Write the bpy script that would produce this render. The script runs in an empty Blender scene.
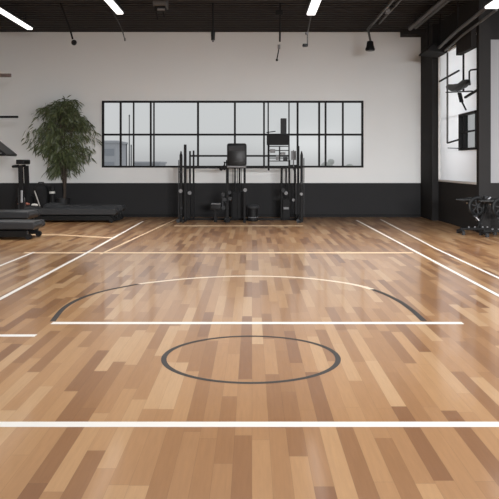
import bpy, bmesh, math, random
from mathutils import Vector, Matrix
random.seed(7)
SC = bpy.context.scene
COL = SC.collection
R = math.radians

# ------------------------------------------------------------------ camera
F, CX, CY, EYE = 720.0, 252.0, 165.0, 1.5          # focal length in pixels, level camera with a lowered frame
cam = bpy.data.cameras.new('camera')
cam.sensor_width = 36.0
cam.lens = 36.0 * F / 499.0
cam.shift_x = -(CX - 249.5) / 499.0
cam.shift_y = -(249.5 - CY) / 499.0
cam.clip_end = 600
camo = bpy.data.objects.new('camera', cam); COL.objects.link(camo)
camo.location = (0, 0, EYE); camo.rotation_euler = (R(90), 0, 0)
SC.camera = camo

# ------------------------------------------------------------------ sky, exposure
SC.view_settings.view_transform = 'Standard'
SC.view_settings.look = 'None'
SC.view_settings.gamma = 1.0
SC.view_settings.use_curve_mapping = False
SC.view_settings.exposure = 0.0
W = bpy.data.worlds.new('sky'); SC.world = W; W.use_nodes = True
wn, wl = W.node_tree.nodes, W.node_tree.links
bg = wn['Background']; bg.inputs['Strength'].default_value = 1.0
tc = wn.new('ShaderNodeTexCoord'); sep = wn.new('ShaderNodeSeparateXYZ'); rmp = wn.new('ShaderNodeValToRGB')
wl.new(tc.outputs['Generated'], sep.inputs[0]); wl.new(sep.outputs['Z'], rmp.inputs[0]); wl.new(rmp.outputs[0], bg.inputs[0])
cr = rmp.color_ramp
cr.elements[0].position = 0.0; cr.elements[0].color = (0.50, 0.50, 0.50, 1)
cr.elements[1].position = 0.35; cr.elements[1].color = (0.67, 0.69, 0.72, 1)
e = cr.elements.new(0.03); e.color = (0.65, 0.655, 0.65, 1)

def area_light(name, loc, rot, sx, sy, power, col, parent=None, spread=180):
    l = bpy.data.lights.new(name, 'AREA'); l.shape = 'RECTANGLE'; l.size = sx; l.size_y = sy
    l.energy = power; l.color = col; l.spread = R(spread)
    o = bpy.data.objects.new(name, l); COL.objects.link(o); o.location = loc; o.rotation_euler = rot
    if parent: o.parent = parent
    return o
# overcast daylight coming in through the large side windows (nearer the camera); front and overhead lights are added fill
area_light('daylight_side', (10.6, 6.0, 3.4), (0, R(82), 0), 4.0, 16.0, 900, (0.985, 0.99, 1.0))
area_light('front_fill', (3.5, -14.0, 3.1), (R(90), 0, 0), 9.0, 1.8, 9800, (0.99, 0.99, 1.0))  # added fill that brightens the back wall from behind the camera
area_light('overhead_fill', (0.5, 8.5, 6.4), (0, 0, 0), 10.0, 11.0, 430, (1.0, 0.995, 0.985), None, 130)  # added fill for the floor, no roof light known there
area_light('daylight_far_bay', (6.3, 17.7, 3.0), (0, R(90), 0), 3.4, 2.6, 65, (0.99, 0.99, 1.0))

# ------------------------------------------------------------------ helpers
def srgb(r, g, b):
    f = lambda c: (c/255/12.92) if c/255 <= 0.04045 else ((c/255+0.055)/1.055)**2.4
    return (f(r), f(g), f(b), 1)

def mat(name, col, rough=0.5, metal=0.0, var=0.0, scale=8.0, bump=0.0, spec=0.5):
    m = bpy.data.materials.new(name); m.use_nodes = True
    n, l = m.node_tree.nodes, m.node_tree.links
    b = n['Principled BSDF']
    b.inputs['Base Color'].default_value = col
    b.inputs['Roughness'].default_value = rough
    b.inputs['Metallic'].default_value = metal
    b.inputs['Specular IOR Level'].default_value = spec
    if var > 0 or bump > 0:
        g = n.new('ShaderNodeTexCoord'); t = n.new('ShaderNodeTexNoise')
        t.inputs['Scale'].default_value = scale; t.inputs['Detail'].default_value = 4
        l.new(g.outputs['Object'], t.inputs['Vector'])
        if var > 0:
            mx = n.new('ShaderNodeMix'); mx.data_type = 'RGBA'
            mx.inputs['A'].default_value = tuple(c*(1-var) for c in col[:3]) + (1,)
            mx.inputs['B'].default_value = tuple(min(1, c*(1+var)) for c in col[:3]) + (1,)
            l.new(t.outputs['Fac'], mx.inputs['Factor']); l.new(mx.outputs['Result'], b.inputs['Base Color'])
        if bump > 0:
            bp = n.new('ShaderNodeBump'); bp.inputs['Strength'].default_value = bump; bp.inputs['Distance'].default_value = 0.01
            l.new(t.outputs['Fac'], bp.inputs['Height']); l.new(bp.outputs[0], b.inputs['Normal'])
    return m

def glass_mat(name, tint, refl=0.03):
    m = bpy.data.materials.new(name); m.use_nodes = True
    n, l = m.node_tree.nodes, m.node_tree.links
    n.remove(n['Principled BSDF'])
    t = n.new('ShaderNodeBsdfTransparent'); t.inputs[0].default_value = tint
    g = n.new('ShaderNodeBsdfGlossy'); g.inputs['Roughness'].default_value = 0.15; g.inputs[0].default_value = (.03, .03, .03, 1)
    mx = n.new('ShaderNodeMixShader'); mx.inputs[0].default_value = refl
    l.new(t.outputs[0], mx.inputs[1]); l.new(g.outputs[0], mx.inputs[2]); l.new(mx.outputs[0], n['Material Output'].inputs[0])
    return m

def frosted_mat(name, col):
    m = bpy.data.materials.new(name); m.use_nodes = True
    n, l = m.node_tree.nodes, m.node_tree.links
    n.remove(n['Principled BSDF'])
    t = n.new('ShaderNodeBsdfTranslucent'); t.inputs[0].default_value = col
    d = n.new('ShaderNodeBsdfDiffuse'); d.inputs[0].default_value = col
    mx = n.new('ShaderNodeMixShader'); mx.inputs[0].default_value = 0.4
    l.new(t.outputs[0], mx.inputs[1]); l.new(d.outputs[0], mx.inputs[2]); l.new(mx.outputs[0], n['Material Output'].inputs[0])
    return m

def emit_mat(name, col, s):
    m = bpy.data.materials.new(name); m.use_nodes = True
    b = m.node_tree.nodes['Principled BSDF']
    b.inputs['Base Color'].default_value = (0.9, 0.9, 0.9, 1)
    b.inputs['Emission Color'].default_value = col; b.inputs['Emission Strength'].default_value = s
    return m

class MB:
    def __init__(s): s.bm = bmesh.new()
    def _add(s, g, M):
        vs = g['verts'] if isinstance(g, dict) else g
        bmesh.ops.transform(s.bm, matrix=M, verts=vs)
        return vs
    def box(s, lo, hi, bev=0.0, rot=None):
        c = Vector([(a+b)/2 for a, b in zip(lo, hi)]); d = [abs(b-a) for a, b in zip(lo, hi)]
        g = bmesh.ops.create_cube(s.bm, size=1.0)['verts']
        bmesh.ops.transform(s.bm, matrix=Matrix.Diagonal((*d, 1)), verts=g)
        if bev > 0:
            es = list({e for v in g for e in v.link_edges})
            r = bmesh.ops.bevel(s.bm, geom=es, offset=min(bev, min(d)*0.45), segments=2, affect='EDGES', profile=0.5)
            g = list({v for f in r['faces'] for v in f.verts} | {v for v in g if v.is_valid})
        M = Matrix.Translation(c) @ (rot.to_4x4() if rot else Matrix.Identity(4))
        bmesh.ops.transform(s.bm, matrix=M, verts=g)
        return s
    def bar(s, p, q, w, h=None, bev=0.0):          # rectangular bar
        p, q = Vector(p), Vector(q); h = h or w; d = q-p; L = d.length
        z = d.normalized(); up = Vector((0, 0, 1)) if abs(z.z) < 0.95 else Vector((0, 1, 0))
        x = up.cross(z).normalized(); y = z.cross(x)
        rot = Matrix((x, y, z)).transposed()
        c = (p+q)/2
        s.box(c-Vector((w/2, h/2, L/2)), c+Vector((w/2, h/2, L/2)), bev, rot)
        return s
    def cyl(s, p, q, r, r2=None, n=14):
        p, q = Vector(p), Vector(q); d = q-p
        g = bmesh.ops.create_cone(s.bm, cap_ends=True, segments=n, radius1=r, radius2=r if r2 is None else r2, depth=d.length)['verts']
        M = Matrix.Translation((p+q)/2) @ d.to_track_quat('Z', 'Y').to_matrix().to_4x4()
        bmesh.ops.transform(s.bm, matrix=M, verts=g)
        return s
    def ball(s, c, r, sc=(1, 1, 1), n=12):
        g = bmesh.ops.create_uvsphere(s.bm, u_segments=n, v_segments=max(6, n//2+2), radius=r)['verts']
        bmesh.ops.transform(s.bm, matrix=Matrix.Translation(c) @ Matrix.Diagonal((*sc, 1)), verts=g)
        return s
    def tube(s, pts, r, n=10, r_end=None):
        pts = [Vector(p) for p in pts]; rings = []
        for i, p in enumerate(pts):
            d = (pts[min(i+1, len(pts)-1)] - pts[max(i-1, 0)]).normalized()
            up = Vector((0, 0, 1)) if abs(d.z) < 0.9 else Vector((0, 1, 0))
            x = up.cross(d).normalized(); y = d.cross(x)
            rr = r if r_end is None else r + (r_end-r)*i/(len(pts)-1)
            rings.append([s.bm.verts.new(p + rr*(math.cos(a)*x + math.sin(a)*y)) for a in [2*math.pi*k/n for k in range(n)]])
        for a, b in zip(rings, rings[1:]):
            for k in range(n): s.bm.faces.new((a[k], a[(k+1) % n], b[(k+1) % n], b[k]))
        s.bm.faces.new(rings[0][::-1]); s.bm.faces.new(rings[-1])
        return s
    def lathe(s, c, prof, n=24, axis='Z'):         # prof: (radius, height)
        rings = []
        for r, h in prof:
            ring = []
            for k in range(n):
                a = 2*math.pi*k/n
                v = (r*math.cos(a), r*math.sin(a), h) if axis == 'Z' else (r*math.cos(a), h, r*math.sin(a))
                ring.append(s.bm.verts.new(Vector(c)+Vector(v)))
            rings.append(ring)
        for a, b in zip(rings, rings[1:]):
            for k in range(n): s.bm.faces.new((a[k], a[(k+1) % n], b[(k+1) % n], b[k]))
        s.bm.faces.new(rings[0][::-1]); s.bm.faces.new(rings[-1])
        return s
    def ring(s, c, ro, r, axis, n=28, m=8, sc=(1, 1)):   # torus round a horizontal/any axis
        ax = Vector(axis).normalized(); up = Vector((0, 0, 1)) if abs(ax.z) < 0.9 else Vector((1, 0, 0))
        u = up.cross(ax).normalized(); v = ax.cross(u); c = Vector(c); rings = []
        for i in range(n):
            a = 2*math.pi*i/n; rad = math.cos(a)*u + math.sin(a)*v
            rings.append([s.bm.verts.new(c + rad*(ro + r*sc[0]*math.cos(b)) + ax*r*sc[1]*math.sin(b)) for b in [2*math.pi*k/m for k in range(m)]])
        for i in range(n):
            a, b = rings[i], rings[(i+1) % n]
            for k in range(m): s.bm.faces.new((a[k], a[(k+1) % m], b[(k+1) % m], b[k]))
        return s
    def prism(s, pts2, axis, lo, hi, bev=0.0):      # outline in the two other axes, extruded along axis
        def V(a, b, t): return {'X': (t, a, b), 'Y': (a, t, b), 'Z': (a, b, t)}[axis]
        A = [s.bm.verts.new(V(a, b, lo)) for a, b in pts2]; B = [s.bm.verts.new(V(a, b, hi)) for a, b in pts2]
        n = len(A); fs = [s.bm.faces.new(A[::-1]), s.bm.faces.new(B)]
        for k in range(n): fs.append(s.bm.faces.new((A[k], A[(k+1) % n], B[(k+1) % n], B[k])))
        if bev > 0:
            es = list({e for f in fs for e in f.edges})
            bmesh.ops.bevel(s.bm, geom=es, offset=bev, segments=2, affect='EDGES', profile=0.5)
        return s
    def strip(s, pts, w, z):                        # flat band along a polyline, a paint film thick
        pts = [Vector((p[0], p[1], 0)) for p in pts]; L = []
        for i, p in enumerate(pts):
            d = (pts[min(i+1, len(pts)-1)] - pts[max(i-1, 0)]).normalized(); nn = Vector((-d.y, d.x, 0))
            L.append((p+nn*w/2, p-nn*w/2))
        vs = [(s.bm.verts.new((a.x, a.y, z)), s.bm.verts.new((b.x, b.y, z))) for a, b in L]
        for (a, b), (c, d) in zip(vs, vs[1:]): s.bm.faces.new((a, b, d, c))
        return s
    def build(s, name, m, parent=None, smooth=False, origin=None):
        bmesh.ops.recalc_face_normals(s.bm, faces=s.bm.faces)
        off = Vector(origin) if origin else Vector((0, 0, 0))
        if parent is not None:
            p = parent
            while p: off = off + Vector(p.location); p = p.parent
        bmesh.ops.translate(s.bm, vec=-off, verts=s.bm.verts)
        me = bpy.data.meshes.new(name); s.bm.to_mesh(me); s.bm.free()
        if smooth:
            for f in me.polygons: f.use_smooth = True
            try: me.set_sharp_from_angle(angle=R(40))
            except Exception: pass
        me.materials.append(m)
        o = bpy.data.objects.new(name, me); COL.objects.link(o)
        if parent is not None: o.parent = parent
        if origin: o.location = origin
        return o

def tag(o, label=None, cat=None, group=None, kind=None):
    if label: o['label'] = label
    if cat: o['category'] = cat
    if group: o['group'] = group
    if kind: o['kind'] = kind
    return o
def thing(name, loc, label, cat, group=None):
    o = bpy.data.objects.new(name, None); COL.objects.link(o); o.location = loc; o.empty_display_size = 0.1
    return tag(o, label, cat, group)
def struct(o, label=None, cat=None): return tag(o, label, cat, None, 'structure')
def copy_tree(o, parent=None):
    c = o.copy(); COL.objects.link(c)
    if parent: c.parent = parent
    for ch in list(o.children): copy_tree(ch, c)
    return c
def P(px, py, y): return Vector(((px-CX)*y/F, y, EYE-(py-CY)*y/F))   # measuring aid: point at depth y

# ------------------------------------------------------------------ materials
WALL = mat('wall_paint', srgb(221, 222, 221), 0.8, 0, 0.015, 1.5)
DADO = mat('charcoal_paint', srgb(46, 46, 47), 0.85, 0, 0.04, 3, spec=0.15)
BLACKW = mat('black_wall_paint', srgb(45, 44, 44), 0.85, 0, 0.05, 3, spec=0.15)
CEIL = mat('black_ceiling_paint', srgb(37, 34, 33), 0.85, 0, 0.08, 2)
FRAME = mat('black_window_metal', srgb(24, 24, 25), 0.7, spec=0.22)
WHITE_TRIM = mat('white_trim', srgb(222, 221, 219), 0.6)
BLACK = mat('black_powder_coat', srgb(24, 24, 25), 0.7, 0, 0.08, 20, spec=0.22)
GLOSS = mat('glossy_black_plastic', srgb(20, 21, 22), 0.42, spec=0.22)
GREY = mat('dark_grey_plastic', srgb(50, 51, 53), 0.7, 0, 0.06, 12, spec=0.22)
BELT = mat('treadmill_belt_rubber', srgb(46, 47, 49), 0.6, 0, 0.08, 60, 0.1)
STEEL = mat('brushed_steel', srgb(165, 165, 168), 0.3, 0.9)
PIPE = mat('galvanised_pipe', srgb(86, 85, 84), 0.5, 0.5)
VINYL = mat('black_vinyl', srgb(24, 24, 25), 0.6, 0, 0.1, 14, 0.25, spec=0.22)
FABRIC = mat('black_bag_fabric', srgb(33, 33, 34), 0.85, 0, 0.15, 9, 0.5, spec=0.22)
SILVER = mat('light_grey_plastic', srgb(110, 110, 112), 0.55)
STRAPW = mat('white_webbing', srgb(205, 203, 198), 0.7)
RED = mat('red_brown_cloth', srgb(130, 78, 62), 0.9, 0, 0.2, 20)
LEAF = mat('leaf_green', srgb(80, 89, 58), 0.4, 0, 0.65, 11)
BARK = mat('bark_brown', srgb(62, 53, 45), 0.85, 0, 0.25, 18, 0.4)
SOIL = mat('dark_soil', srgb(45, 36, 30), 0.95, 0, 0.3, 30, 0.5)
POT = mat('matte_black_pot', srgb(24, 24, 25), 0.55)
CLEAR = glass_mat('clear_glass', (0.97, 0.98, 0.985, 1))
FROST = frosted_mat('frosted_glass', (0.93, 0.94, 0.95, 1))
TUBE = emit_mat('lit_tube', (1.0, 0.985, 0.96, 1), 1.7)
CONC = mat('hazy_concrete', srgb(178, 180, 184), 0.9, 0, 0.06, 0.3)  # concrete and its glass paled, distance haze put into the colour
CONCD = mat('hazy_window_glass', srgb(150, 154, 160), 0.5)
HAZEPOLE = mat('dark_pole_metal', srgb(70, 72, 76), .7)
HAZETREE = mat('hazy_leaves', srgb(165, 168, 162), 0.9, 0, 0.15, 1.5)  # far leaves greyed, haze is part of the colour
LINEW = mat('white_court_paint', srgb(236, 231, 224), 0.4, 0, 0.02, 6)
ARC_SHEEN = mat('ivory_arc_sheen', srgb(232, 214, 192), 0.4, 0, 0.03, 6)  # arc middle: floor sheen put into the paint colour
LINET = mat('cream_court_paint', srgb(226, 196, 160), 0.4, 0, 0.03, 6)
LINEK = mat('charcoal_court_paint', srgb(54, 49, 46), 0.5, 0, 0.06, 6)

def floor_material():
    m = bpy.data.materials.new('maple_strip_floor'); m.use_nodes = True
    n, l = m.node_tree.nodes, m.node_tree.links
    b = n['Principled BSDF']
    geo = n.new('ShaderNodeTexCoord'); sp = n.new('ShaderNodeSeparateXYZ'); l.new(geo.outputs['Object'], sp.inputs[0])
    def M(op, a, c=None, d=None):
        k = n.new('ShaderNodeMath'); k.operation = op
        for i, v in enumerate((a, c, d)):
            if v is None: continue
            if isinstance(v, (int, float)): k.inputs[i].default_value = v
            else: l.new(v, k.inputs[i])
        return k.outputs[0]
    PW, PL = 0.096, 1.05
    xs = M('DIVIDE', sp.outputs['X'], PW); row = M('FLOOR', xs)
    wn1 = n.new('ShaderNodeTexWhiteNoise'); wn1.noise_dimensions = '1D'; l.new(row, wn1.inputs['W'])
    ys = M('ADD', M('DIVIDE', sp.outputs['Y'], PL), M('MULTIPLY', wn1.outputs['Value'], 7.31)); colm = M('FLOOR', ys)
    cb = n.new('ShaderNodeCombineXYZ'); l.new(row, cb.inputs[0]); l.new(colm, cb.inputs[1])
    wn2 = n.new('ShaderNodeTexWhiteNoise'); wn2.noise_dimensions = '2D'; l.new(cb.outputs[0], wn2.inputs['Vector'])
    rp = n.new('ShaderNodeValToRGB'); l.new(wn2.outputs['Value'], rp.inputs[0])
    c = rp.color_ramp; c.interpolation = 'LINEAR'
    c.elements[0].position = 0.0; c.elements[0].color = srgb(140, 98, 66)
    c.elements[1].position = 1.0; c.elements[1].color = srgb(202, 164, 124)
    for p, k in ((0.22, srgb(162, 118, 79)), (0.5, srgb(178, 134, 93)), (0.78, srgb(190, 147, 104))):
        e = c.elements.new(p); e.color = k
    # grain: noise stretched along each strip, shifted from strip to strip
    g = n.new('ShaderNodeCombineXYZ')
    l.new(M('MULTIPLY', sp.outputs['X'], 60.0), g.inputs[0]); l.new(M('MULTIPLY', sp.outputs['Y'], 3.5), g.inputs[1])
    l.new(M('MULTIPLY', wn2.outputs['Value'], 90.0), g.inputs[2])
    nz = n.new('ShaderNodeTexNoise'); nz.inputs['Scale'].default_value = 1.0; nz.inputs['Detail'].default_value = 5; nz.inputs['Roughness'].default_value = 0.65
    l.new(g.outputs[0], nz.inputs['Vector'])
    gr = M('MULTIPLY_ADD', nz.outputs['Fac'], 0.34, 0.83)
    fx = M('FRACT', xs); fy = M('FRACT', ys)
    ex = M('MINIMUM', fx, M('SUBTRACT', 1.0, fx)); ey = M('MINIMUM', fy, M('SUBTRACT', 1.0, fy))
    sx = M('GREATER_THAN', ex, 0.012); sy = M('GREATER_THAN', ey, 0.0022)
    seam = M('MULTIPLY_ADD', M('MULTIPLY', sx, sy), 0.22, 0.78)
    f = M('MULTIPLY', gr, seam)
    mx = n.new('ShaderNodeVectorMath'); mx.operation = 'SCALE'; l.new(rp.outputs[0], mx.inputs[0]); l.new(f, mx.inputs['Scale'])
    l.new(mx.outputs[0], b.inputs['Base Color'])
    b.inputs['Roughness'].default_value = 0.28
    b.inputs['Specular IOR Level'].default_value = 0.3
    b.inputs['Coat Weight'].default_value = 0.6; b.inputs['Coat Roughness'].default_value = 0.11
    bp = n.new('ShaderNodeBump'); bp.inputs['Strength'].default_value = 0.08; bp.inputs['Distance'].default_value = 0.002
    l.new(f, bp.inputs['Height']); l.new(bp.outputs[0], b.inputs['Normal'])
    return m
FLOOR = floor_material()

# ------------------------------------------------------------------ room shell
YB, H = 20.8, 5.36            # back wall, ceiling height
XL, XR, XR2, YR = -8.0, 5.04, 6.5, 16.08
DZ = 0.98                     # top of the charcoal dado
fl = struct(MB().box((XL-.2, -4.5, -.15), (XR2+.2, YB+.2, 0)).build('floor', FLOOR), 'maple strip sports floor marked with court lines', 'floor')

# court markings, painted on the floor
def line(name, pts, w, m, label, z=0.0012):
    o = MB().strip(pts, w, z).build(name, m, fl); o['label'] = label; return o
line('court_line', [(-4.2, 4.162), (4.2, 4.162)], .085, LINEW, 'white line across the whole near floor')
line('court_line', [(-1.9, 6.83), (2.0, 6.83)], .095, LINEW, 'white line closing the half round marking')
line('court_line', [(-4.6, 6.33), (-1.90, 6.33)], .085, LINEW, 'short white line reaching in from the left edge')
line('court_line', [(-2.82, 4.75), (-2.82, 12.0), (-2.9, 19.2)], .055, LINEW, 'outer white line running back on the left')
line('court_line', [(-2.55, 12.1), (-2.1, 19.9)], .05, LINET, 'inner cream line running back on the left')
line('court_line', [(-3.75, 8.5), (-3.75, 12.4)], .055, LINEW, 'white line on the far left edge of the floor')
line('court_line', [(2.83, 4.75), (2.84, 19.6)], .055, LINEW, 'inner white line running back on the right')
line('court_line', [(3.24, 5.6), (3.30, 13.0), (3.55, 19.9)], .048, LINEW, 'outer white line running back on the right')
line('court_line', [(-3.9, 12.3), (2.75, 12.3)], .15, LINET, 'thin cream line across the floor before the machine', 0.0010)
line('court_line', [(-1.92, 17.75), (1.26, 17.75)], .22, LINET, 'cream line just in front of the black gym machine', 0.0010)
line('court_line', [(-4.85, 15.5), (-4.1, 15.45), (-2.85, 14.8)], .16, LINET, 'cream line curving out from beside the treadmill', 0.0008)
circ = [(-.008 + .677*math.cos(a), 5.63+.677*math.sin(a)) for a in [2*math.pi*k/96 for k in range(97)]]
line('center_circle', circ, .042, LINEK, 'charcoal ring painted between the two white lines')
def spline(pts, n=12):
    out = []
    for i in range(len(pts)-1):
        p0, p1, p2, p3 = [Vector(pts[max(0, min(len(pts)-1, j))]) for j in (i-1, i, i+1, i+2)]
        for k in range(n):
            t = k/n
            out.append(.5*((2*p1)+(-p0+p2)*t+(2*p0-5*p1+4*p2-p3)*t*t+(-p0+3*p1-3*p2+p3)*t**3))
    out.append(Vector(pts[-1])); return out
def G(px, py): v = EYE*F/(py-CY); return ((px-CX)*v/F, v)
arc = spline([G(52.5, 321.5), G(64, 308), G(80, 298.8), G(100, 292), G(125, 286.6), G(150, 282.6), G(200, 277.8), G(250, 276.2), G(300, 277.8),
              G(345, 283), G(374, 290), G(396, 299.5), G(411, 309.5), G(424, 321)])
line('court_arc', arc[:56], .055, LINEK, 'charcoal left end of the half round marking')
line('court_arc', arc[56:120], .075, ARC_SHEEN, 'middle of the half round marking, whitened by painted-in sheen')
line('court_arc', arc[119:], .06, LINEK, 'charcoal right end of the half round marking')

# ceiling: black profiled deck with ribs
SKX0, SKX1, SKY0, SKY1 = -4.5, 5.5, 3.0, 14.0      # unseen opening added to let the overhead fill reach the floor
cl = MB().box((XL-.2, SKY1, H), (XR2+.2, YB+.2, H+.2)).box((XL-.2, -4.5, H), (XR2+.2, SKY0, H+.2)).box((XL-.2, SKY0, H), (SKX0, SKY1, H+.2)).box((SKX1, SKY0, H), (XR2+.2, SKY1, H+.2))
for k in range(34):
    y = 12.6 + k*0.25
    cl.box((XL, y, H-.037), (XR2, y+.1, H))
struct(cl.build('ceiling', CEIL), 'black painted profiled steel ceiling', 'ceiling')
for i, y in enumerate((16.0, 19.0)):
    b = MB().box((XL, y-.06, H-.2), (XR2 if y < 16.05 else XR, y+.06, H-.18)).box((XL, y-.01, H-.18), (XR2 if y < 16.05 else XR, y+.01, H-.05)).box((XL, y-.06, H-.05), (XR2 if y < 16.05 else XR, y+.06, H-.037))
    if i == 0: struct(b.build('trim_%d' % (10+i), CEIL), 'black steel beam under the ceiling', 'beam')
    else: b.bm.free()

# back wall with the long window opening
WX0, WX1, WZ0, WZ1 = P(102, 0, YB).x, P(363.4, 0, YB).x, P(0, 167.6, YB).z, P(0, 100.8, YB).z
T = .25
bw = MB()
bw.box((XL-.2, YB, DZ), (WX0, YB+T, H)).box((WX1, YB, DZ), (XR2, YB+T, H)).box((WX0, YB, DZ), (WX1, YB+T, WZ0)).box((WX0, YB, WZ1), (WX1, YB+T, H))
back = struct(bw.build('wall_back', WALL), 'pale grey back wall above a charcoal dado', 'wall')
struct(MB().box((XL-.2, YB-.012, 0), (XR2, YB+T, DZ)).build('trim_1', DADO), 'charcoal painted lower band of the back wall', 'dado')
struct(MB().box((XL, YB-.03, 0), (XR, YB-.012, .09)).build('baseboard_back', BLACK), 'black baseboard along the back wall', 'baseboard')
struct(MB().box((XL-.2, -4.5, 0), (XL, YB, H)).build('wall_left', WALL), 'pale grey left wall outside the picture', 'wall')

fw_ = MB().box((XL-.2, -4.7, 0), (1.5, -4.5, H)).box((1.5, -4.7, 3.3), (XR2+.25, -4.5, H))  # header and side opening shaped to darken the back wall's top and left
struct(fw_.build('wall_light_mask', WALL), 'unseen wall behind the camera, opening shaped to grade the light', 'wall')
# long window
win = MB(); fy0, fy1 = YB-.03, YB+.07; fw = .055
win.box((WX0, fy0, WZ0), (WX1, fy1, WZ0+fw)).box((WX0, fy0, WZ1-fw), (WX1, fy1, WZ1)).box((WX0, fy0, WZ0+fw), (WX0+fw, fy1, WZ1-fw)).box((WX1-fw, fy0, WZ0+fw), (WX1, fy1, WZ1-fw))
w1 = struct(win.build('window_1', FRAME), 'long black framed window in the back wall', 'window')
ZM = P(0, 134.6, YB).z
MB().box((WX0+fw, fy0+.005, ZM-.028), (WX1-fw, fy1-.01, ZM+.028)).build('transom', FRAME, w1)
for px, wd in ((120.6, 1.7), (133.6, 1.2), (150.7, 1.6), (153.9, 1.2), (198, 1.9), (234.9, 1.9), (264.0, 1.7), (268.2, 1.3), (289, 1.2), (297.6, 1.9), (319.2, 1.8), (325.6, 1.7), (342.9, 1.6)):
    x = P(px, 0, YB).x; h = wd*YB/F/2
    MB().box((x-h, fy0, WZ0+fw), (x+h, fy1-.01, WZ1-fw)).build('mullion', FRAME, w1)
MB().box((WX0+.03, YB+.03, WZ0+.03), (WX1-.03, YB+.04, WZ1-.03)).build('pane', CLEAR, w1)
MB().box((WX0, YB+.07, WZ0-.03), (WX1, YB+T+.04, WZ0)).build('window_sill', WHITE_TRIM, w1)

# right wall, far bay (frosted glazing between black wall pieces)
BY0, BY1 = 16.05, 19.42          # bay between the column and the corner
BZ0, BZ1 = 1.06, 4.46
rw = MB()
rw.box((XR, BY1, 0), (XR+.25, YB, H)).box((XR, BY0, 0), (XR+.25, BY1, BZ0)).box((XR, BY0, BZ1), (XR+.25, BY1, H))
struct(rw.build('wall_right', BLACKW), 'black right wall round the tall frosted glazing', 'wall')
struct(MB().box((XR-.17, 19.45, 0), (XR, YB-.03, H)).build('trim_2', BLACKW), 'black pilaster in the far right corner', 'pilaster')
struct(MB().box((4.28, 20.3, 5.19), (XR-.17, YB, H)).build('trim_3', BLACKW), 'short black soffit above the far right corner of the wall', 'soffit')
struct(MB().box((XR-.14, BY0+.06, 4.13), (XR-.0, 17.3, 4.62), .01).build('trim_6', BLACKW), 'black blind cassette over the near part of the frosted window', 'blind cassette')
# black column and the return wall behind it
struct(MB().box((XR-.02, 15.92, 0), (XR+.24, BY0+.05, H)).build('trim_4', BLACKW), 'black square column at the right', 'column')
ret = MB().box((XR+.24, YR, 1.1), (XR2+.25, YR+.2, 4.3))
struct(ret.build('wall_return', mat('grey_return_paint', srgb(150, 150, 152), 0.7, 0, .02, 2)), 'grey strip of wall behind the black column', 'wall')
struct(MB().box((XR+.24, YR-.01, 0), (XR2+.25, YR+.2, 1.1)).box((XR+.24, YR-.01, 4.3), (XR2+.25, YR+.2, H)).build('trim_5', BLACKW), 'black lower and upper bands of the return wall', 'dado')
# near bay of the right wall: outside the frame, big windows
nb = MB().box((XR2, -4.5, 0), (XR2+.25, YR, .9)).box((XR2, -4.5, 4.6), (XR2+.25, YR, H))
for y in (-4.5, -.6, 3.4, 7.4, 11.4, 15.1):
    nb.box((XR2, y, .9), (XR2+.25, y+.55, 4.6))
struct(nb.build('wall_right_near', BLACKW), 'black wall with large windows outside the picture', 'wall')

# frosted glazing of the far bay
gz = MB(); gx0, gx1 = XR-.02, XR+.08
gz.box((gx0, BY0+.05, BZ0), (gx1, BY1, BZ0+.05)).box((gx0, BY0+.05, BZ1-.05), (gx1, BY1, BZ1)).box((gx0, BY1-.04, BZ0), (gx1, BY1, BZ1))
w2 = struct(gz.build('window_2', WHITE_TRIM), 'tall frosted window in the right wall', 'window')
def RW(px, py, inset=0.0):      # point on the plane of the right wall
    x = XR-inset; y = x*F/(px-CX); return Vector((x, y, EYE-(py-CY)*y/F))
ya = RW(447, 0).y; yb = RW(463, 0).y
SY0, SY1 = RW(477.3, 0).y, RW(460, 0).y; SZ0, SZ1 = RW(468, 150).z, RW(468, 112.5).z   # the clear opening sash
gp = MB()
gp.box((XR+.03, BY0+.05, BZ0+.03), (XR+.045, BY1-.03, SZ0)).box((XR+.03, BY0+.05, SZ1), (XR+.045, BY1-.03, BZ1-.03)).box((XR+.03, SY1, SZ0), (XR+.045, BY1-.03, SZ1))
if SY0 > BY0+.06: gp.box((XR+.03, BY0+.05, SZ0), (XR+.045, SY0, SZ1))
gp.build('pane', FROST, w2)
zt = BZ1-.05
MB().box((XR-.01, ya-.018, RW(447, 143).z), (XR+.03, ya+.018, zt)).build('mullion', PIPE, w2)
MB().box((XR-.01, yb-.016, RW(463, 91).z), (XR+.03, yb+.016, zt)).build('mullion', FRAME, w2)
sa = MB(); f = .05
sa.box((gx0-.02, SY0, SZ0), (gx1, SY1, SZ0+f)).box((gx0-.02, SY0, SZ1-f), (gx1, SY1, SZ1)).box((gx0-.02, SY0, SZ0), (gx1, SY0+f, SZ1)).box((gx0-.02, SY1-f, SZ0), (gx1, SY1, SZ1))
ym = RW(464.3, 0).y; sa.box((gx0, ym-.022, SZ0), (gx1, ym+.022, SZ1)).box((gx0, SY0, SZ0+.42), (gx1, SY1, SZ0+.45))
sash = sa.build('sash', FRAME, w2); sash['label'] = 'small black framed opening sash low in the frosted window'
MB().box((XR+.03, SY0+.02, SZ0+.02), (XR+.04, SY1-.02, SZ1-.02)).build('pane', CLEAR, sash)
st = MB(); st.bar(RW(447.5, 143, .05), RW(461, 139, .05), .035).bar(RW(448, 148, .05), RW(461, 148.5, .05), .02)
st.build('stay_arm', BLACK, w2)

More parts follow.
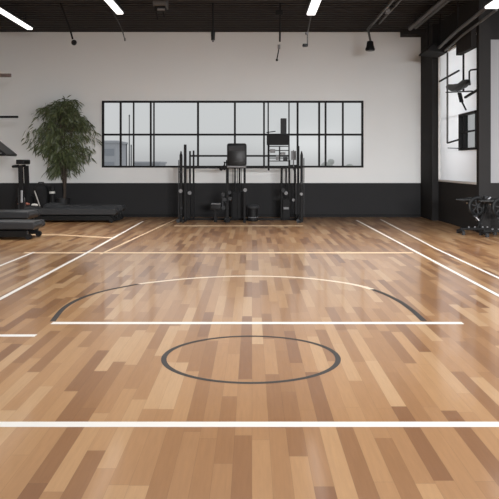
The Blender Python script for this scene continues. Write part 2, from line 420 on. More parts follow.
# ------------------------------------------------------------------ outside the windows
def building(name, x0, x1, y, d, z1, label, nf, nw):
    t = thing(name, ((x0+x1)/2, y, -25), label, 'building')
    wl_ = MB().box((x0, y, -25), (x1, y+d, z1)).build('wall', CONC, t)
    MB().box((x0-.4, y-.4, z1), (x1+.4, y+d, z1+.5)).build('roof', CONC, t)
    wdt = (x1-x0)/nw
    for j in range(nf):
        zz = z1-2.2-j*3.0
        MB().box((x0+.4, y-.08, zz-.8), (x1-.4, y-.02, zz+.8)).build('window_band', CONCD, wl_)
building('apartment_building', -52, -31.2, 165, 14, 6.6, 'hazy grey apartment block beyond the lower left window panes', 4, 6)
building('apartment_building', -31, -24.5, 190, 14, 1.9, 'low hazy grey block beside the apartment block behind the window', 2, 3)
def far_tree(loc, h, r, label):
    t = thing('tree', loc, label, 'tree', None)
    x, y, z = loc
    MB().tube([(x, y, z), (x+.2, y, z+h*.5), (x, y, z+h*.8)], .35, 8, .12).build('trunk', HAZETREE, t)
    c = MB()
    for k in range(260):
        a = random.uniform(0, 2*math.pi); u = random.uniform(-1, 1); q = random.random()**.5
        s_ = math.sqrt(1-u*u)*q
        c.ball((x+r*s_*math.cos(a), y+r*s_*math.sin(a), z+h*.68+h*.32*u*q), random.uniform(.22, .5), (1, 1, .8), 6)
    c.build('foliage', HAZETREE, t)
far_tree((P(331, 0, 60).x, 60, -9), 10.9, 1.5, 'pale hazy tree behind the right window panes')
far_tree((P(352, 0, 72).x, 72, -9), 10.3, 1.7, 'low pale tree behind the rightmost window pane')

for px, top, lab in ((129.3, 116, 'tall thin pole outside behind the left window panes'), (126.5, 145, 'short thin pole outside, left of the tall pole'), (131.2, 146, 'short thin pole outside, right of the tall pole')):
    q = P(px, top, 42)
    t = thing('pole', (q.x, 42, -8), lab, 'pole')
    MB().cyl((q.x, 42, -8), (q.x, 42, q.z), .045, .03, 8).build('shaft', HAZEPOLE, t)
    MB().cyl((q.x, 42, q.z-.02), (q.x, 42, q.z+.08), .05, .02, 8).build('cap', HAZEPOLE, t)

# ------------------------------------------------------------------ ceiling tube lamps
def tube_light(x, y0, y1, z, label, w=.26, power=60, group=None):
    t = thing('tube_light', (x, (y0+y1)/2, z), label, 'ceiling lamp', group)
    MB().box((x-w/2-.03, y0-.02, z+.05), (x+w/2+.03, y1+.02, z+.12), .01).build('housing', BLACK, t)
    MB().box((x-w/2, y0, z), (x+w/2, y1, z+.055), .02).build('diffuser', TUBE, t)
    for y in (y0+.35, y1-.35):
        MB().cyl((x, y, z+.11), (x, y, H-.037), .012, n=8).build('suspension_rod', BLACK, t)
    area_light('lamp_light', (0, 0, -.03), (0, 0, 0), w, y1-y0, power, (1.0, .975, .94), t, 95)
    return t
tube_light(-5.75, 15.0, 18.65, 5.0, 'lit tube lamp at the far left of the ceiling', .15)
tube_light(-3.07, 13.6, 16.75, 5.0, 'lit tube lamp second from the left under the ceiling', .16)
tube_light(1.38, 13.9, 16.85, 5.0, 'lit tube lamp over the middle of the gym', .2)
# long pipe rail along the right wall with a lit tube at its near end
t = thing('pipe_rail', (4.62, 16.5, 4.5), 'grey twin pipe rail under the ceiling along the right wall', 'pipe')
MB().tube([(4.76, 18.32, 4.49), (4.62, 16.2, 4.52), (4.50, 13.72, 4.53)], .04).build('pipe', PIPE, t, True)
MB().tube([(4.91, 18.32, 4.41), (4.76, 16.2, 4.44), (4.66, 13.72, 4.46)], .028).build('pipe', PIPE, t, True)
for y, x in ((18.2, 4.76), (16.2, 4.63), (14.2, 4.51)):
    MB().cyl((x, y, 4.54), (x, y, H-.037), .012, n=8).build('hanger_rod', BLACK, t)
t2 = tube_light(4.54, 11.4, 13.66, 4.46, 'lit tube lamp in the top right corner, at the end of the pipe rail', power=40)
t = thing('ventilation_box', (4.84, 18.9, 4.3), 'black ventilation box hanging at the end of the pipe rail', 'ventilation box')
MB().prism([(4.45, 4.42), (4.98, 4.36), (4.98, 4.58), (4.6, 4.60)], 'Y', 18.35, 19.3, .02).build('body', BLACK, t)
for x in (4.6, 4.9): MB().cyl((x, 18.8, 4.55), (x, 18.8, H-.037), .015, n=8).build('hanger_rod', BLACK, t)
t = thing('pipe_rail', (4.18, 17.3, 5.1), 'grey pipe rail under the ceiling, middle one at the right', 'pipe')
MB().tube([(4.17, 19.0, 5.1), (4.17, 14.6, 5.1)], .06).build('pipe', PIPE, t, True)
MB().tube([(4.32, 19.0, 5.12), (4.32, 14.6, 5.12)], .04).build('pipe', PIPE, t, True)
for y in (18.4, 16.3): MB().cyl((4.17, y, 5.15), (4.17, y, H-.037), .012, n=8).build('hanger_rod', BLACK, t)
t = thing('track_rail', (3.2, 17.6, 5.15), 'black lighting track with a spotlight hanging from its far end', 'lighting track')
MB().bar((3.10, 19.3, 5.13), (3.10, 14.8, 5.13), .05).bar((3.28, 18.6, 5.15), (3.28, 14.8, 5.15), .04).build('rail', PIPE, t)
MB().box((3.15, 16.9, 5.08), (3.25, 17.1, 5.2), .01).build('clamp', SILVER, t)
for y in (18.6, 16.6): MB().cyl((3.19, y, 5.15), (3.19, y, H-.037), .012, n=8).build('hanger_rod', BLACK, t)
for y in (18.55, 16.6): MB().bar((3.10, y, 5.15), (3.28, y, 5.15), .03).build('cross_tie', BLACK, t)
s = thing('spotlight', (3.13, 19.2, 4.5), 'small black spotlight hanging from the lighting track by the back wall', 'spotlight')
MB().tube([(3.10, 19.2, 5.10), (3.13, 19.2, 4.95), (3.16, 19.2, 4.8)], .03).build('stem', PIPE, s, True)
MB().lathe((3.15, 19.2, 4.55), [(.05, .26), (.085, .24), (.10, .12), (.13, .04), (.12, 0)], 18).build('lamp_head', GLOSS, s, True)
MB().cyl((3.15, 19.2, 4.535), (3.15, 19.2, 4.56), .07).build('lens', SILVER, s)

# things hanging from the ceiling
def hanger(name, pts, r, label, cat, parts, m=None):
    t = thing(name, pts[-1], label, cat)
    MB().tube(pts, r, 8).build('rod', m or BLACK, t, True)
    for nm, mm, mb in parts: mb.build(nm, mm, t, True)
    return t
p = P(74, 42.5, 17)
hanger('hanging_sensor', [(P(60, 0, 17).x, 17, H-.02), P(66, 18, 17), P(70.5, 31, 17), (p.x-.03, 17, p.z+.08)], .022, 'slanting black cable with a small round sensor, left of the hanging lamps', 'sensor',
       [('sensor_head', GLOSS, MB().ring(p, .045, .022, (0, 1, 0)).ball(p, .03))])
p = P(213, 41, 17)
hanger('pendant_lamp', [(p.x, 17, H-.02), (p.x, 17, p.z+.2)], .024, 'black pendant rod with a tiny bulb above the middle of the window', 'pendant lamp',
       [('socket', GLOSS, MB().cyl((p.x, 17, p.z+.24), (p.x, 17, p.z+.02), .052, .045)), ('bulb', SILVER, MB().ball((p.x, 17, p.z), .028))])
p = P(279, 46, 17)
hanger('hanging_rod', [(p.x+.03, 17, H-.02), (p.x+.02, 17, p.z+.1)], .022, 'long black hanging rod with a grey joint and thin tip, right of the pendant rod', 'hanging rod',
       [('joint', SILVER, MB().cyl((p.x, 17, p.z+.03), (p.x, 17, p.z-.07), .032)), ('tip', BLACK, MB().tube([(p.x, 17, p.z-.05), (p.x-.05, 17, p.z-.32)], .014, 8)),
        ('bracket', BLACK, MB().box((p.x-.08, 16.97, p.z+.73), (p.x+.09, 17.03, p.z+.85), .01)), ('cap', GLOSS, MB().ball((p.x-.05, 17, p.z-.33), .03))])
p = P(305, 45, 17.1)
hanger('hanging_camera', [P(313, 3, 17.1), P(311.5, 14, 17.1), P(309, 26, 17.1), P(307.5, 34, 17.1), (p.x+.06, 17.1, p.z+.03)], .016, 'thin hanging bracket with a small camera below the middle tube lamp', 'camera',
       [('camera_head', GLOSS, MB().box((p.x-.06, 17.04, p.z-.04), (p.x+.07, 17.16, p.z+.03), .02)), ('joint', SILVER, MB().ball(P(306.5, 33.5, 17.1), .035))], PIPE)
hanger('hanging_wire', [P(110, 3, 17), P(114, 14, 17), P(119, 23, 17), P(122.5, 31, 17), P(124.6, 39, 17)], .014, 'thin grey wire dangling below the second tube lamp from the left', 'wire',
       [('plug', PIPE, MB().cyl(P(124.6, 38, 17), P(125, 41, 17), .02))], PIPE)
t = thing('ceiling_projector', P(160.5, 8, 16.6), 'dark grey projector hanging from the ceiling between two tube lamps', 'projector')
a, b_ = P(154.5, 8, 16.6), P(167.5, 0, 16.6)
MB().box((a.x, 16.3, a.z), (b_.x, 16.8, H-.037), .015).build('body', mat('projector_grey', srgb(92, 90, 88), .6), t)
q = P(160.5, 12, 16.5)
MB().box((q.x-.13, 16.4, q.z), (q.x+.13, 16.6, a.z), .01).build('bracket', BLACK, t)
MB().cyl((q.x-.05, 16.35, q.z+.03), (q.x+.12, 16.35, q.z+.03), .03).build('joint', SILVER, t)
MB().bar((q.x-.1, 16.5, q.z), (q.x-.06, 16.5, q.z-.17), .035).bar((q.x+.06, 16.5, q.z), (q.x+.09, 16.5, q.z-.12), .03).build('arm', BLACK, t)

# ------------------------------------------------------------------ rack of bars at the left edge
t = thing('pull_up_rack', (-6.75, 17.9, 0), 'tall dark rack whose two bars reach in at the left edge', 'rack')
for y in (17.65, 18.15): MB().box((-6.8, y-.04, 0), (-6.7, y+.04, 4.0), .01).build('post', BLACK, t)
MB().box((-6.82, 17.69, .02), (-6.68, 18.11, .1)).build('cross_tie', BLACK, t); MB().box((-6.8, 17.69, 3.85), (-6.7, 18.11, 3.95)).build('cross_tie', BLACK, t)
z = P(0, 75.5, 17.65).z; MB().box((-6.7, 17.63, z-.04), (P(11, 0, 17.65).x, 17.69, z+.05), .008).build('bar', mat('brown_bar', srgb(72, 58, 54), .5), t)
z = P(0, 117, 17.65).z; MB().box((-6.7, 17.63, z-.025), (P(18, 0, 17.65).x, 17.69, z+.03), .008).build('bar', BLACK, t)

# ------------------------------------------------------------------ treadmills
def treadmill(x1, y0, y1, L, zt, label, console=None, mast=None):
    """x1: rear (right) end; y0..y1 width; zt deck top"""
    x0 = x1-L; yc = (y0+y1)/2
    t = thing('treadmill', ((x0+x1)/2, yc, 0), label, 'treadmill')
    MB().prism([(x0+.1, zt-.16), (x1-.03, zt-.16), (x1, zt-.09), (x1-.02, zt-.03), (x0+.1, zt-.03)], 'Y', y0+.07, y1-.07, .012).build('deck', GLOSS, t)
    MB().box((x0+.35, y0+.13, zt-.03), (x1-.04, y1-.13, zt-.005), .006).build('running_belt', BELT, t)
    for y in (y0, y1-.12):
        MB().prism([(x0+.1, zt-.14), (x1, zt-.14), (x1+.02, zt-.08), (x1-.01, zt), (x0+.1, zt)], 'Y', y, y+.12, .02).build('side_rail', GREY, t)
        MB().box((x0+.12, y+.02, .05), (x1-.12, y+.1, zt-.17), .015).build('base_rail', GLOSS, t)
        MB().cyl((x1-.11, y+.01, .055), (x1-.11, y+.11, .055), .055).build('roller', BLACK, t)
        MB().box((x0+.2, y+.03, 0), (x0+.34, y+.1, .06), .01).build('foot', BLACK, t)
    MB().cyl((x1-.05, y0+.12, zt-.08), (x1-.05, y1-.12, zt-.08), .055).build('belt_roller', GREY, t, True)
    MB().prism([(x0, zt-.2), (x0+.5, zt-.2), (x0+.5, zt+.005), (x0+.38, zt+.05), (x0+.12, zt+.07), (x0, zt)], 'Y', y0+.03, y1-.03, .025).build('motor_hood', GREY, t)
    if mast:
        xm, zm = mast
        for y in (y0+.06, y1-.06):
            MB().bar((xm+.04, y, .05), (xm-.02, y, zm-.1), .12, .07, .01).build('upright', BLACK, t)
        MB().box((xm-.13, y0+.02, zm-.06), (xm+.08, y1-.02, zm+.06), .02, Matrix.Rotation(R(0), 3, 'Y')).build('console', GLOSS, t)
        MB().tube([(xm-.05, y0+.04, zm-.1), (xm-.2, y0+.02, zm-.12), (xm-.2, y1-.02, zm-.12), (xm-.05, y1-.04, zm-.1)], .035).build('handlebar', BLACK, t, True)
        MB().bar((xm+.02, y0+.06, .72), (xm+.1, y0+.06, .42), .05).bar((xm-.06, y0+.06, .9), (xm-.05, y0+.06, .35), .04).build('hinge_brace', GREY, t)
        MB().box((xm+.0, y0-.0, .52), (xm+.05, y0+.04, .84), .01).build('side_grip', STEEL, t)
    if console:
        xc, zc = console
        for y in (y0+.08, y1-.08): MB().bar((xc-.62, y, zt-.1), (xc-.28, y, zc), .09, .07, .012).build('upright', BLACK, t)
        cs = MB().prism([(xc-.33, zc+.34), (xc-.24, zc+.36), (xc+.22, zc+.0), (xc+.2, zc-.04), (xc-.33, zc-.03)], 'Y', y0+.06, y1-.06, .02).build('console', GLOSS, t)
        MB().bar((xc-.26, y0+.055, zc+.02), (xc+.12, y0+.055, zc+.02), .025).build('console_trim', SILVER, cs)
        MB().tube([(xc-.12, y0+.03, zc-.2), (xc+.2-.5, y0+.03, zc-.2)], .03).build('handrail', BLACK, t, True)
    return t
treadmill(-4.38, 14.42, 15.22, 2.0, .35, 'low black treadmill at the left edge, the nearest one')
treadmill(-4.90, 15.75, 16.65, 2.0, .47, 'black treadmill at the left edge with a slanted console, behind the nearest one', console=(-5.62, 1.74))
treadmill(-3.56, 18.75, 19.35, 2.55, .34, 'black treadmill lying along the back wall with a tall handle post', mast=(-6.03, 1.58))
treadmill(-3.50, 19.42, 19.98, 2.15, .40, 'black treadmill without a post, in front of the potted tree')

# ------------------------------------------------------------------ tree in a pot
TX, TY = -5.36, 20.36
t = thing('potted_tree', (TX, TY, 0), 'tall potted tree with drooping narrow green leaves by the back wall', 'potted tree')
pot = MB().lathe((TX, TY, 0), [(.15, 0), (.17, .02), (.21, .5), (.22, .56), (.19, .56), (.18, .5)], 28).build('pot', POT, t, True)
MB().lathe((TX, TY, 0), [(.10, .46), (.185, .505), (.05, .52)], 20).build('soil', SOIL, pot, True)
stems = []
for k, (dx, dy, zt) in enumerate(((-.05, 0, 3.0), (.06, .05, 2.9), (-.22, -.1, 2.6), (.25, -.1, 2.5), (0, -.2, 2.75))):
    a = random.uniform(0, 6.28); b0 = Vector((TX+.05+.03*math.cos(a), TY+.03*math.sin(a), .5))
    pts = [b0, Vector((TX+.06+dx*.2, TY+dy*.2, 1.1)), Vector((TX+.02+dx*.55, TY+dy*.5, 1.7)), Vector((TX+dx, TY+dy, zt-.25)), Vector((TX+dx*1.3, TY+dy*1.2, zt))]
    stems.append([Vector(v) for v in spline([tuple(q) for q in pts], 5)])
    MB().tube(stems[-1], .023, 8, .007).build('trunk', BARK, t, True)
lf = MB(); tw = MB()
def leaf(p, d, L, w):
    d = d.normalized(); side = d.cross(Vector((random.uniform(-1, 1), random.uniform(-1, 1), random.uniform(-.4, .4)))).normalized()
    m1 = p+d*L*.35+Vector((0, 0, .0)); m2 = p+d*L*.7+Vector((0, 0, -L*.08)); tip = p+d*L+Vector((0, 0, -L*.22))
    for q in (m1, m2, tip): 
        if q.y > 20.74: q.y = 20.74-random.uniform(0, .04)
    bm = lf.bm
    v = [bm.verts.new(p), bm.verts.new(m1+side*w*.5), bm.verts.new(m1-side*w*.5), bm.verts.new(m2+side*w*.42), bm.verts.new(m2-side*w*.42), bm.verts.new(tip)]
    bm.faces.new((v[0], v[1], v[2])); bm.faces.new((v[1], v[3], v[4], v[2])); bm.faces.new((v[3], v[5], v[4]))
def prof(z):
    ks = ((1.15, .16), (1.5, .42), (1.8, .72), (2.1, .95), (2.5, 1.0), (2.9, .84), (3.2, .58), (3.5, .2))
    for (a, ra), (b, rb) in zip(ks, ks[1:]):
        if a <= z <= b: return ra+(rb-ra)*(z-a)/(b-a)
    return .2
rr = random.Random(11)
for i in range(150):
    s = stems[i % 5]; zt = 1.35+2.1*((i*0.618034) % 1)
    ang = rr.uniform(0, 2*math.pi); rad = prof(zt)*rr.uniform(.45, 1.08)
    if zt < 1.6 and math.cos(ang) > .2 and rr.random() < .6: continue
    st = min(s, key=lambda q: abs(q.z-max(1.25, min(zt-.15, 2.85))))
    end = Vector((TX+.0+rad*math.cos(ang), min(20.72, TY+.05+rad*.75*math.sin(ang)), zt-.1))
    mid = (st+end)/2+Vector((0, 0, .22))
    cv = [st*(1-u)**2+mid*2*u*(1-u)+end*u*u for u in [k/7 for k in range(8)]]
    tw.tube(cv, .007, 5, .003)
    for k in range(2, 8):
        for r_ in range(3 if k < 4 else 5):
            q = cv[k]+Vector((rr.gauss(0, .05), rr.gauss(0, .05), rr.gauss(0, .05)))
            q.y = min(q.y, 20.73)
            out = (cv[k]-cv[k-1]).normalized()
            d = out*.7+Vector((rr.gauss(0, .55), rr.gauss(0, .55), -rr.uniform(.2, 1.1)))
            leaf(q, d, rr.uniform(.13, .24), rr.uniform(.022, .036))
lf.build('foliage', LEAF, t); tw.build('twigs', BARK, t)

# bags leaning by the wall between treadmill and pot
def bag(x0, x1, y0, y1, h, lean, label, strap):
    t = thing('gym_bag', ((x0+x1)/2, (y0+y1)/2, 0), label, 'bag')
    m = MB(); n, k = 12, 16; rings = []
    for i in range(n+1):
        u = i/n; sc = (.93+.1*math.sin(u*3.1))*(1 if u < .86 else 1-.55*((u-.86)/.14)**2)
        cx = (x0+x1)/2+lean*u; cy = (y0+y1)/2; ring = []
        for j in range(k):
            a = 2*math.pi*j/k; ca, sa = math.cos(a), math.sin(a)
            px = abs(ca)**.55*math.copysign(1, ca)*(x1-x0)/2*sc; py = abs(sa)**.55*math.copysign(1, sa)*(y1-y0)/2*sc
            w = 1+.05*math.sin(5*a+u*9)*math.sin(u*7)
            ring.append(m.bm.verts.new((cx+px*w, cy+py, .01+h*u)))
        rings.append(ring)
    for a, b in zip(rings, rings[1:]):
        for j in range(k): m.bm.faces.new((a[j], a[(j+1) % k], b[(j+1) % k], b[j]))
    m.bm.faces.new(rings[0][::-1]); m.bm.faces.new(rings[-1])
    m.build('body', FABRIC, t, True)
    s = MB()
    s.bar(strap[0], strap[1], .035, .02).build('strap', STRAPW, t)
    hx = (x0+x1)/2+lean
    MB().tube([(hx-.1, (y0+y1)/2, h-.02), (hx-.07, (y0+y1)/2, h+.05), (hx+.07, (y0+y1)/2, h+.05), (hx+.1, (y0+y1)/2, h-.02)], .015).build('handle', BLACK, t, True)
    return t
bag(-6.08, -5.72, 20.12, 20.5, .96, -.05, 'tall slouching black gym bag with a pale strap beside the potted tree', ((-6.07, 20.10, .78), (-5.92, 20.10, .35)))
bag(-6.66, -6.18, 20.1, 20.55, .66, .03, 'lower black gym bag with a pale strap between the handle post and the tall bag', ((-6.36, 20.085, .6), (-6.28, 20.085, .4)))
t = thing('rolled_mat', (-5.56, 20.14, 0), 'black rolled mat leaning between the tall gym bag and the plant pot', 'mat')
MB().cyl((-5.56, 20.14, .08), (-5.60, 20.16, .9), .075, n=18).build('roll', VINYL, t, True)
MB().cyl((-5.59, 20.155, .70), (-5.593, 20.1566, .76), .079, n=18).build('strap', STRAPW, t, True)
# small things on the motor hood of the treadmill by the wall
t = MB()
for k in range(16): t.ball((-6.02+random.uniform(-.12, .12), 18.95+random.uniform(-.08, .08), .458+random.uniform(0, .02)), random.uniform(.03, .06), (1.4, 1, .6), 8)
tag(t.build('towel', RED, None, True, (-6.02, 18.95, .41)), 'crumpled red brown towel on the hood of the treadmill by the wall', 'towel')
t = MB()
for k in range(8): t.ball((-5.72+random.uniform(-.05, .05), 18.95+random.uniform(-.06, .06), .44+random.uniform(0, .02)), random.uniform(.03, .05), (1.3, 1, .6), 8)
tag(t.build('towel', STRAPW, None, True, (-5.72, 18.95, .41)), 'small white towel beside the red brown towel on the treadmill', 'towel')

# ------------------------------------------------------------------ multi gym machine
GY, GR = 18.95, 19.6              # front and rear rows of uprights
g = thing('multi_gym', (P(242, 0, GY).x, 19.2, 0), 'large black multi gym frame with cables in front of the window', 'gym machine')
def X(px, y=GY): return (px-CX)*y/F
def Z(py, y=GY): return EYE-(py-CY)*y/F
def upright(px, top, y, w=.06, m=BLACK, bot=0.0):
    return MB().box((X(px, y)-w/2, y-.04, bot), (X(px, y)+w/2, y+.04, Z(top, y)), .012).build('upright', m, g)
for px, top, y, w in ((181.0, 154.5, GY, .075), (185.2, 144.5, GY+.12, .07), (301.6, 154.5, GY, .07), (298.2, 146, GY+.12, .065),
                      (227.4, 160, GY, .075), (244.6, 160, GY+.1, .06)):
    upright(px, top, y, w)
for px, top, y, w in ((190.0, 151, GR, .045), (193.6, 150.5, GR, .045), (235.0, 167, GR, .04), (239.6, 167, GR, .045),
                      (281.6, 167, GR, .06), (289.3, 160, GR, .05), (295.0, 167, GR, .06), (268.6, 145, GR, .05)):
    upright(px, top, y, w, BLACK, 1.35 if px == 268.6 else 0.0)
# pointed caps of the outer posts
for px, top, y in ((181.0, 154.5, GY), (301.6, 154.5, GY)):
    MB().cyl((X(px, y), y, Z(top, y)-.01), (X(px, y), y, Z(top, y)+.09), .035, .012).build('post_cap', BLACK, g)
# cross bars
MB().box((X(184), GY+.08, Z(168.6)), (X(301), GY+.15, Z(166.8)), .006).build('crossbar', BLACK, g)
MB().box((X(190, GR), GR-.03, Z(156.8, GR)), (X(289, GR), GR+.03, Z(155.0, GR)), .006).build('crossbar', BLACK, g)
for px, top in ((185.2, 168), (298.2, 168), (227.4, 166)):
    MB().bar((X(px), GY+.1, Z(top)), (X(px+.5), GR, Z(top)), .05).build('top_tie', BLACK, g)
for px in (183.5, 227.4, 244.6, 299.5):
    MB().box((X(px)-.035, GY-.28, 0), (X(px)+.035, GR+.12, .06), .01).build('base_rail', BLACK, g)
MB().box((X(183.5), GR-.04, .0), (X(300), GR+.04, .05), .01).build('base_tie', BLACK, g)
# centre housing
wh_ = MB().box((X(227.2), GY-.22, Z(166)), (X(246.6), GY+.28, Z(143.5)), .05).build('weight_housing', GLOSS, g, True)
MB().box((X(228.6), GY-.235, Z(151)), (X(244.5), GY-.215, Z(146)), .01).build('display_panel', GREY, wh_)
MB().box((X(227.2), GY-.2, Z(167.6)), (X(246.2), GY+.25, Z(165.8)), .01).build('housing_base', SILVER, wh_)
MB().tube([(X(225), GY-.1, Z(162)), (X(224.6), GY-.12, Z(166)), (X(222), GY-.14, Z(168.5))], .035).ball((X(221.5), GY-.14, Z(168.5)), .055).ball((X(224.5), GY-.14, Z(168.2)), .05).build('pulley_arm', BLACK, g, True)
MB().box((X(231.5, GR), GR-.14, .05), (X(244, GR), GR-.02, .78), .01).build('weight_stack', BLACK, g)
for px in (233, 237.5, 241.5):
    MB().cyl((X(px, GR-.1), GR-.17, .05), (X(px, GR-.1), GR-.17, Z(168)), .008, n=6).build('cable', BLACK, g)
# side stacks
ws_ = MB().box((X(282.6, GR), GR-.12, .05), (X(289.5, GR), GR+.04, .58), .01).build('weight_stack', BLACK, g)
MB().box((X(283.2, GR), GR-.13, .30), (X(288.6, GR), GR-.115, .36), .005).build('stack_plate', SILVER, ws_)
MB().cyl((X(286, GR), GR-.04, .55), (X(286, GR), GR-.04, Z(167, GR)), .02, n=8).build('guide_rod', BLACK, g)
MB().box((X(186.3, GR), GR-.1, .05), (X(190.5, GR), GR+.02, 1.0), .01).build('weight_stack', BLACK, g)
for px, py, y, r in ((180.6, 191, GY-.05, .05), (189.6, 193, GY+.3, .05), (301.3, 194, GY-.05, .04), (286, 193, GR-.14, .05), (283.5, 190.5, GR-.14, .06),
                     (293.5, 200, GY+.2, .04), (301.3, 183, GY-.05, .035), (181.6, 208, GY-.05, .03), (245.2, 190, GY+.04, .05), (180.6, 172, GY-.05, .035)):
    MB().cyl((X(px, y), y-.03, Z(py, y)), (X(px, y), y+.03, Z(py, y)), r, n=16).build('pulley', SILVER if r >= .04 and px not in (283.5,) else GREY, g, True)
for px0, px1, py in ((180.6, 186, 215), (299, 303, 214)):
    MB().bar((X(px0-1.6), GY-.22, .03), (X(px0+.6), GY-.02, .2), .035).build('foot_brace', BLACK, g)
    MB().cyl((X(px0-1.6), GY-.26, .05), (X(px0-1.6), GY-.2, .05), .05).build('foot', GREY, g)
for px, top, bot in ((178.9, 160, 218), (303.8, 158, 216), (295.8, 176, 214)):
    MB().tube([(X(px), GY-.04, Z(top)), (X(px), GY-.04, Z(bot))], .012, 6).build('cable', GREY, g)
# curl seat on an arm of the centre post
cu_ = MB().box((X(210.5), GY-.2, Z(209.5)), (X(221.5), GY+.15, Z(204)), .03).build('seat', VINYL, g, True)
MB().box((X(211.5), GY-.19, Z(204.1)), (X(220.5), GY+.14, Z(203.3)), .01).build('seat_trim', SILVER, cu_)
MB().tube([(X(220), GY, Z(208)), (X(223.5), GY, Z(205)), (X(224), GY, Z(200)), (X(227), GY, Z(196))], .035).build('seat_arm', BLACK, g, True)
for px, py in ((223.3, 194.5), (224.6, 199.5), (229.6, 192.5), (230, 198.5), (223.5, 207.5)):
    MB().cyl((X(px), GY-.1, Z(py)), (X(px), GY-.04, Z(py)), .05, n=16).build('pulley', GREY, g, True)
MB().tube([(X(222.8), GY-.05, Z(193)), (X(222.6), GY-.05, Z(208))], .02, 8).build('pulley_arm', GREY, g, True)
MB().box((X(227.4)-.09, GY-.1, .0), (X(227.4)+.07, GY+.1, .12), .02).build('foot', BLACK, g)
MB().box((X(214), GY-.06, 0), (X(217), GY+.04, Z(209)), .01).build('seat_post', BLACK, g)
# control box with short tower on the right tower
MB().box((X(266.8, GR), GR-.15, Z(145, GR)), (X(288.6, GR), GR+.15, Z(134.6, GR)), .012).build('control_box', BLACK, g)
MB().box((X(280.6, GR), GR-.1, Z(135, GR)), (X(286.4, GR), GR+.1, Z(118.5, GR)), .01).build('tower', GREY, g)
MB().bar((X(266.5, GR), GR, Z(132.5, GR)), (X(275.5, GR), GR, Z(131.3, GR)), .025).bar((X(268, GR), GR, Z(134.6, GR)), (X(268, GR), GR, Z(132.4, GR)), .025).build('grip', BLACK, g)
for py in (146.3, 150.5, 158, 161):
    MB().box((X(268.6, GR), GR-.04, Z(py+.5, GR)), (X(289.3, GR), GR+.02, Z(py-.4, GR)), .003).build('shelf_bar', GREY, g)
for px, py, w, h in ((272.5, 151, 2.6, 1.9), (277.2, 157.5, 1.4, 2.6), (282.8, 153.5, 2.6, 1.3), (285.2, 159.0, 2.2, 2.0), (279.5, 153.5, .7, 7.5)):
    MB().box((X(px-w, GR), GR-.09, Z(py+h, GR)), (X(px+w, GR), GR-.05, Z(py-h, GR)), .01).build('shelf_block', SILVER if px not in (279.5, 285.2) else GREY, g)
upright(293.5, 150, GR, .03, SILVER, 1.35)
MB().box((X(289.5, GR), GR-.02, Z(166.8, GR)), (X(297, GR), GR+.02, Z(164.8, GR)), .004).build('tower_tie', BLACK, g)
MB().box((X(291, GR), GR-.03, Z(160, GR)), (X(296, GR), GR-.01, Z(151, GR)), .004).build('side_plate', SILVER, g)

# stool beside the centre tower
sx, sy = X(253, 19.3), 19.3
t = thing('padded_stool', (sx, sy, 0), 'low round black stool with a grey top beside the gym machine', 'stool')
MB().lathe((sx, sy, 0), [(.12, 0), (.135, .02), (.125, .16), (.13, .33), (.12, .34)], 24).build('body', VINYL, t, True)
MB().lathe((sx, sy, 0), [(.12, .33), (.165, .345), (.17, .40), (.14, .43), (.05, .44)], 24).build('seat', GREY, t, True)
MB().ring((sx, sy, .1), .135, .012, (0, 0, 1)).build('foot_ring', SILVER, t, True)
for k in range(4):
    a = k*math.pi/2+.6
    MB().ball((sx+.13*math.cos(a), sy+.13*math.sin(a), .025), .024).build('foot', BLACK, t, True)

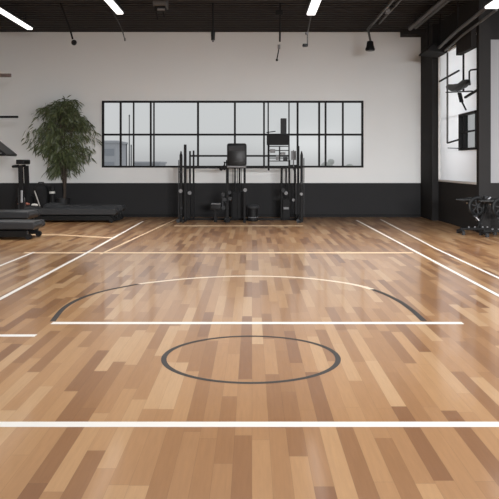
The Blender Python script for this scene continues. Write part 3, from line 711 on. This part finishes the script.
# ------------------------------------------------------------------ exercise bikes at the right
def bike(cx, cy, label):
    """flywheel centre at cx; saddle to the left"""
    t = thing('exercise_bike', (cx, cy, 0), label, 'exercise bike')
    ax = Vector((-.35, 1, 0))
    rim = MB().ring((cx, cy-.02, .60), .185, .035, ax, 32, 10, (1.2, .9)).build('flywheel_rim', GLOSS, t, True)
    fw = MB()
    for k in range(6):
        a = k*math.pi/3+.3; u = Vector((0, 0, 1)).cross(ax.normalized()).normalized()
        d = u*math.cos(a)+Vector((0, 0, 1))*math.sin(a); fw.bar(Vector((cx, cy-.02, .60)), Vector((cx, cy-.02, .60))+d*.165, .03, .02)
    fw.build('flywheel_spokes', GREY, rim)
    n = ax.normalized()
    MB().cyl(Vector((cx, cy-.02, .6))-n*.05, Vector((cx, cy-.02, .6))+n*.05, .035, n=18).build('hub', GREY, rim, True)
    MB().tube([(cx-.18, cy+.06, .70), (cx-.02, cy+.08, .45), (cx+.1, cy+.06, .16)], .03).tube([(cx+.28, cy+.06, .72), (cx+.16, cy+.06, .45), (cx+.05, cy+.06, .14)], .03).tube([(cx-.02, cy+.08, .42), (cx+.2, cy+.07, .52)], .028).build('frame', BLACK, t, True)
    # saddle: long nose to the left, broad tail
    sd = MB(); rings = []
    for i in range(9):
        u = i/8; x = cx-.44+u*.34; w = .015+.085*u**1.4*(1 if u < .9 else .8); h = .016+.05*u; z = .745-.02*u+.03*max(0, u-.7)
        rings.append([sd.bm.verts.new((x, cy+.03+w*math.cos(a), z+h*math.sin(a))) for a in [2*math.pi*k/10 for k in range(10)]])
    for a, b in zip(rings, rings[1:]):
        for k in range(10): sd.bm.faces.new((a[k], a[(k+1) % 10], b[(k+1) % 10], b[k]))
    sd.bm.faces.new(rings[0][::-1]); sd.bm.faces.new(rings[-1]); sd.build('saddle', GLOSS, t, True)
    MB().tube([(cx-.19, cy+.05, .72), (cx-.18, cy+.06, .66)], .025).build('seat_post', STEEL, t, True)
    MB().tube([(cx+.26, cy-.12, .80), (cx+.2, cy-.16, .76), (cx+.14, cy-.12, .70), (cx+.27, cy+.04, .72), (cx+.14, cy+.22, .70), (cx+.2, cy+.26, .76), (cx+.26, cy+.22, .80)], .022).build('handlebar', STEEL, t, True)
    MB().box((cx+.17, cy-.03, .72), (cx+.28, cy+.13, .82), .02).build('console', GREY, t)
    for s in (-1, 1):
        p0 = Vector((cx+.04, cy+.06+s*.1, .3))
        k = MB().bar((cx+.04, cy+.06, .3), p0, .025).bar(p0, p0+Vector((s*.09, 0, -s*.09)), .025).build('crank', STEEL, t)
        MB().box(p0+Vector((s*.09-.05, s*.03-.045, -s*.09-.015)), p0+Vector((s*.09+.05, s*.03+.045, -s*.09+.015)), .008).build('pedal', GREY, k)
    MB().bar((cx-.36, cy+.0, .11), (cx+.36, cy+.0, .11), .06, .05, .01).build('base_beam', BLACK, t)
    for x in (cx-.34, cx+.34):
        MB().bar((x, cy-.2, .06), (x, cy+.2, .06), .06, .06, .012).build('foot_bar', BLACK, t)
        for y in (cy-.2, cy+.2): MB().cyl((x, y, 0), (x, y, .075), .038, n=14).build('foot', GREY, t)
    for x in (cx-.18, cx-.05, cx+.12, cx+.22):
        MB().box((x, cy+.0, .13), (x+.04, cy+.035, .16), .008).build('bolt_plate', SILVER, t)
    return t
bx = (476.5-CX)*15.68/F
bike(bx, 15.68, 'black exercise bike in front of the black column')
bike(bx+.34, 15.16, 'black exercise bike cut by the right edge of the picture')
# ------------------------------------------------------------------ training rig fixed across the frosted window
t = thing('wall_bracket', RW(462, 92, .1), 'black bracket with a padded saddle fixed high on the frosted window', 'wall bracket')
MB().bar(RW(446.5, 92.3, .12), RW(472, 91.2, .12), .05, .03, .01).build('arm', BLACK, t)
MB().bar(RW(465, 97.5, .1), RW(478.5, 89.5, .02), .045).build('arm', BLACK, t)
MB().bar(RW(439.5, 81.5, .03), RW(459, 70.5, .06), .035).build('arm', BLACK, t)
MB().tube([RW(470, 85, .1), RW(469.3, 79, .1), RW(469.3, 71.5, .1), RW(471, 70, .1), RW(479, 69, .02)], .02).build('pipe', BLACK, t, True)
o_ = [(449, 86), (452, 84.2), (457, 84.3), (462, 83.5), (467, 79.8), (470, 79.3), (471.5, 82), (469.5, 84.5), (466.5, 87.5), (461, 91), (455, 91.2), (450, 89)]
A = [RW(a, b, .06) for a, b in o_]
m = MB(); lo = [m.bm.verts.new((XR-.06, p.y, p.z)) for p in A]; hi = [m.bm.verts.new((XR-.16, p.y, p.z)) for p in A]
m.bm.faces.new(lo); m.bm.faces.new(hi[::-1])
for k in range(len(A)): m.bm.faces.new((lo[k], hi[k], hi[(k+1) % len(A)], lo[(k+1) % len(A)]))
bmesh.ops.bevel(m.bm, geom=list(m.bm.edges), offset=.03, segments=2, affect='EDGES', profile=.5)
m.build('saddle_pad', GLOSS, t, True)
MB().bar(RW(459.5, 93, .1), RW(461.5, 102, .1), .09, .03).bar(RW(461.5, 101, .1), RW(466, 110, .1), .035, .02).build('strap', BLACK, t)
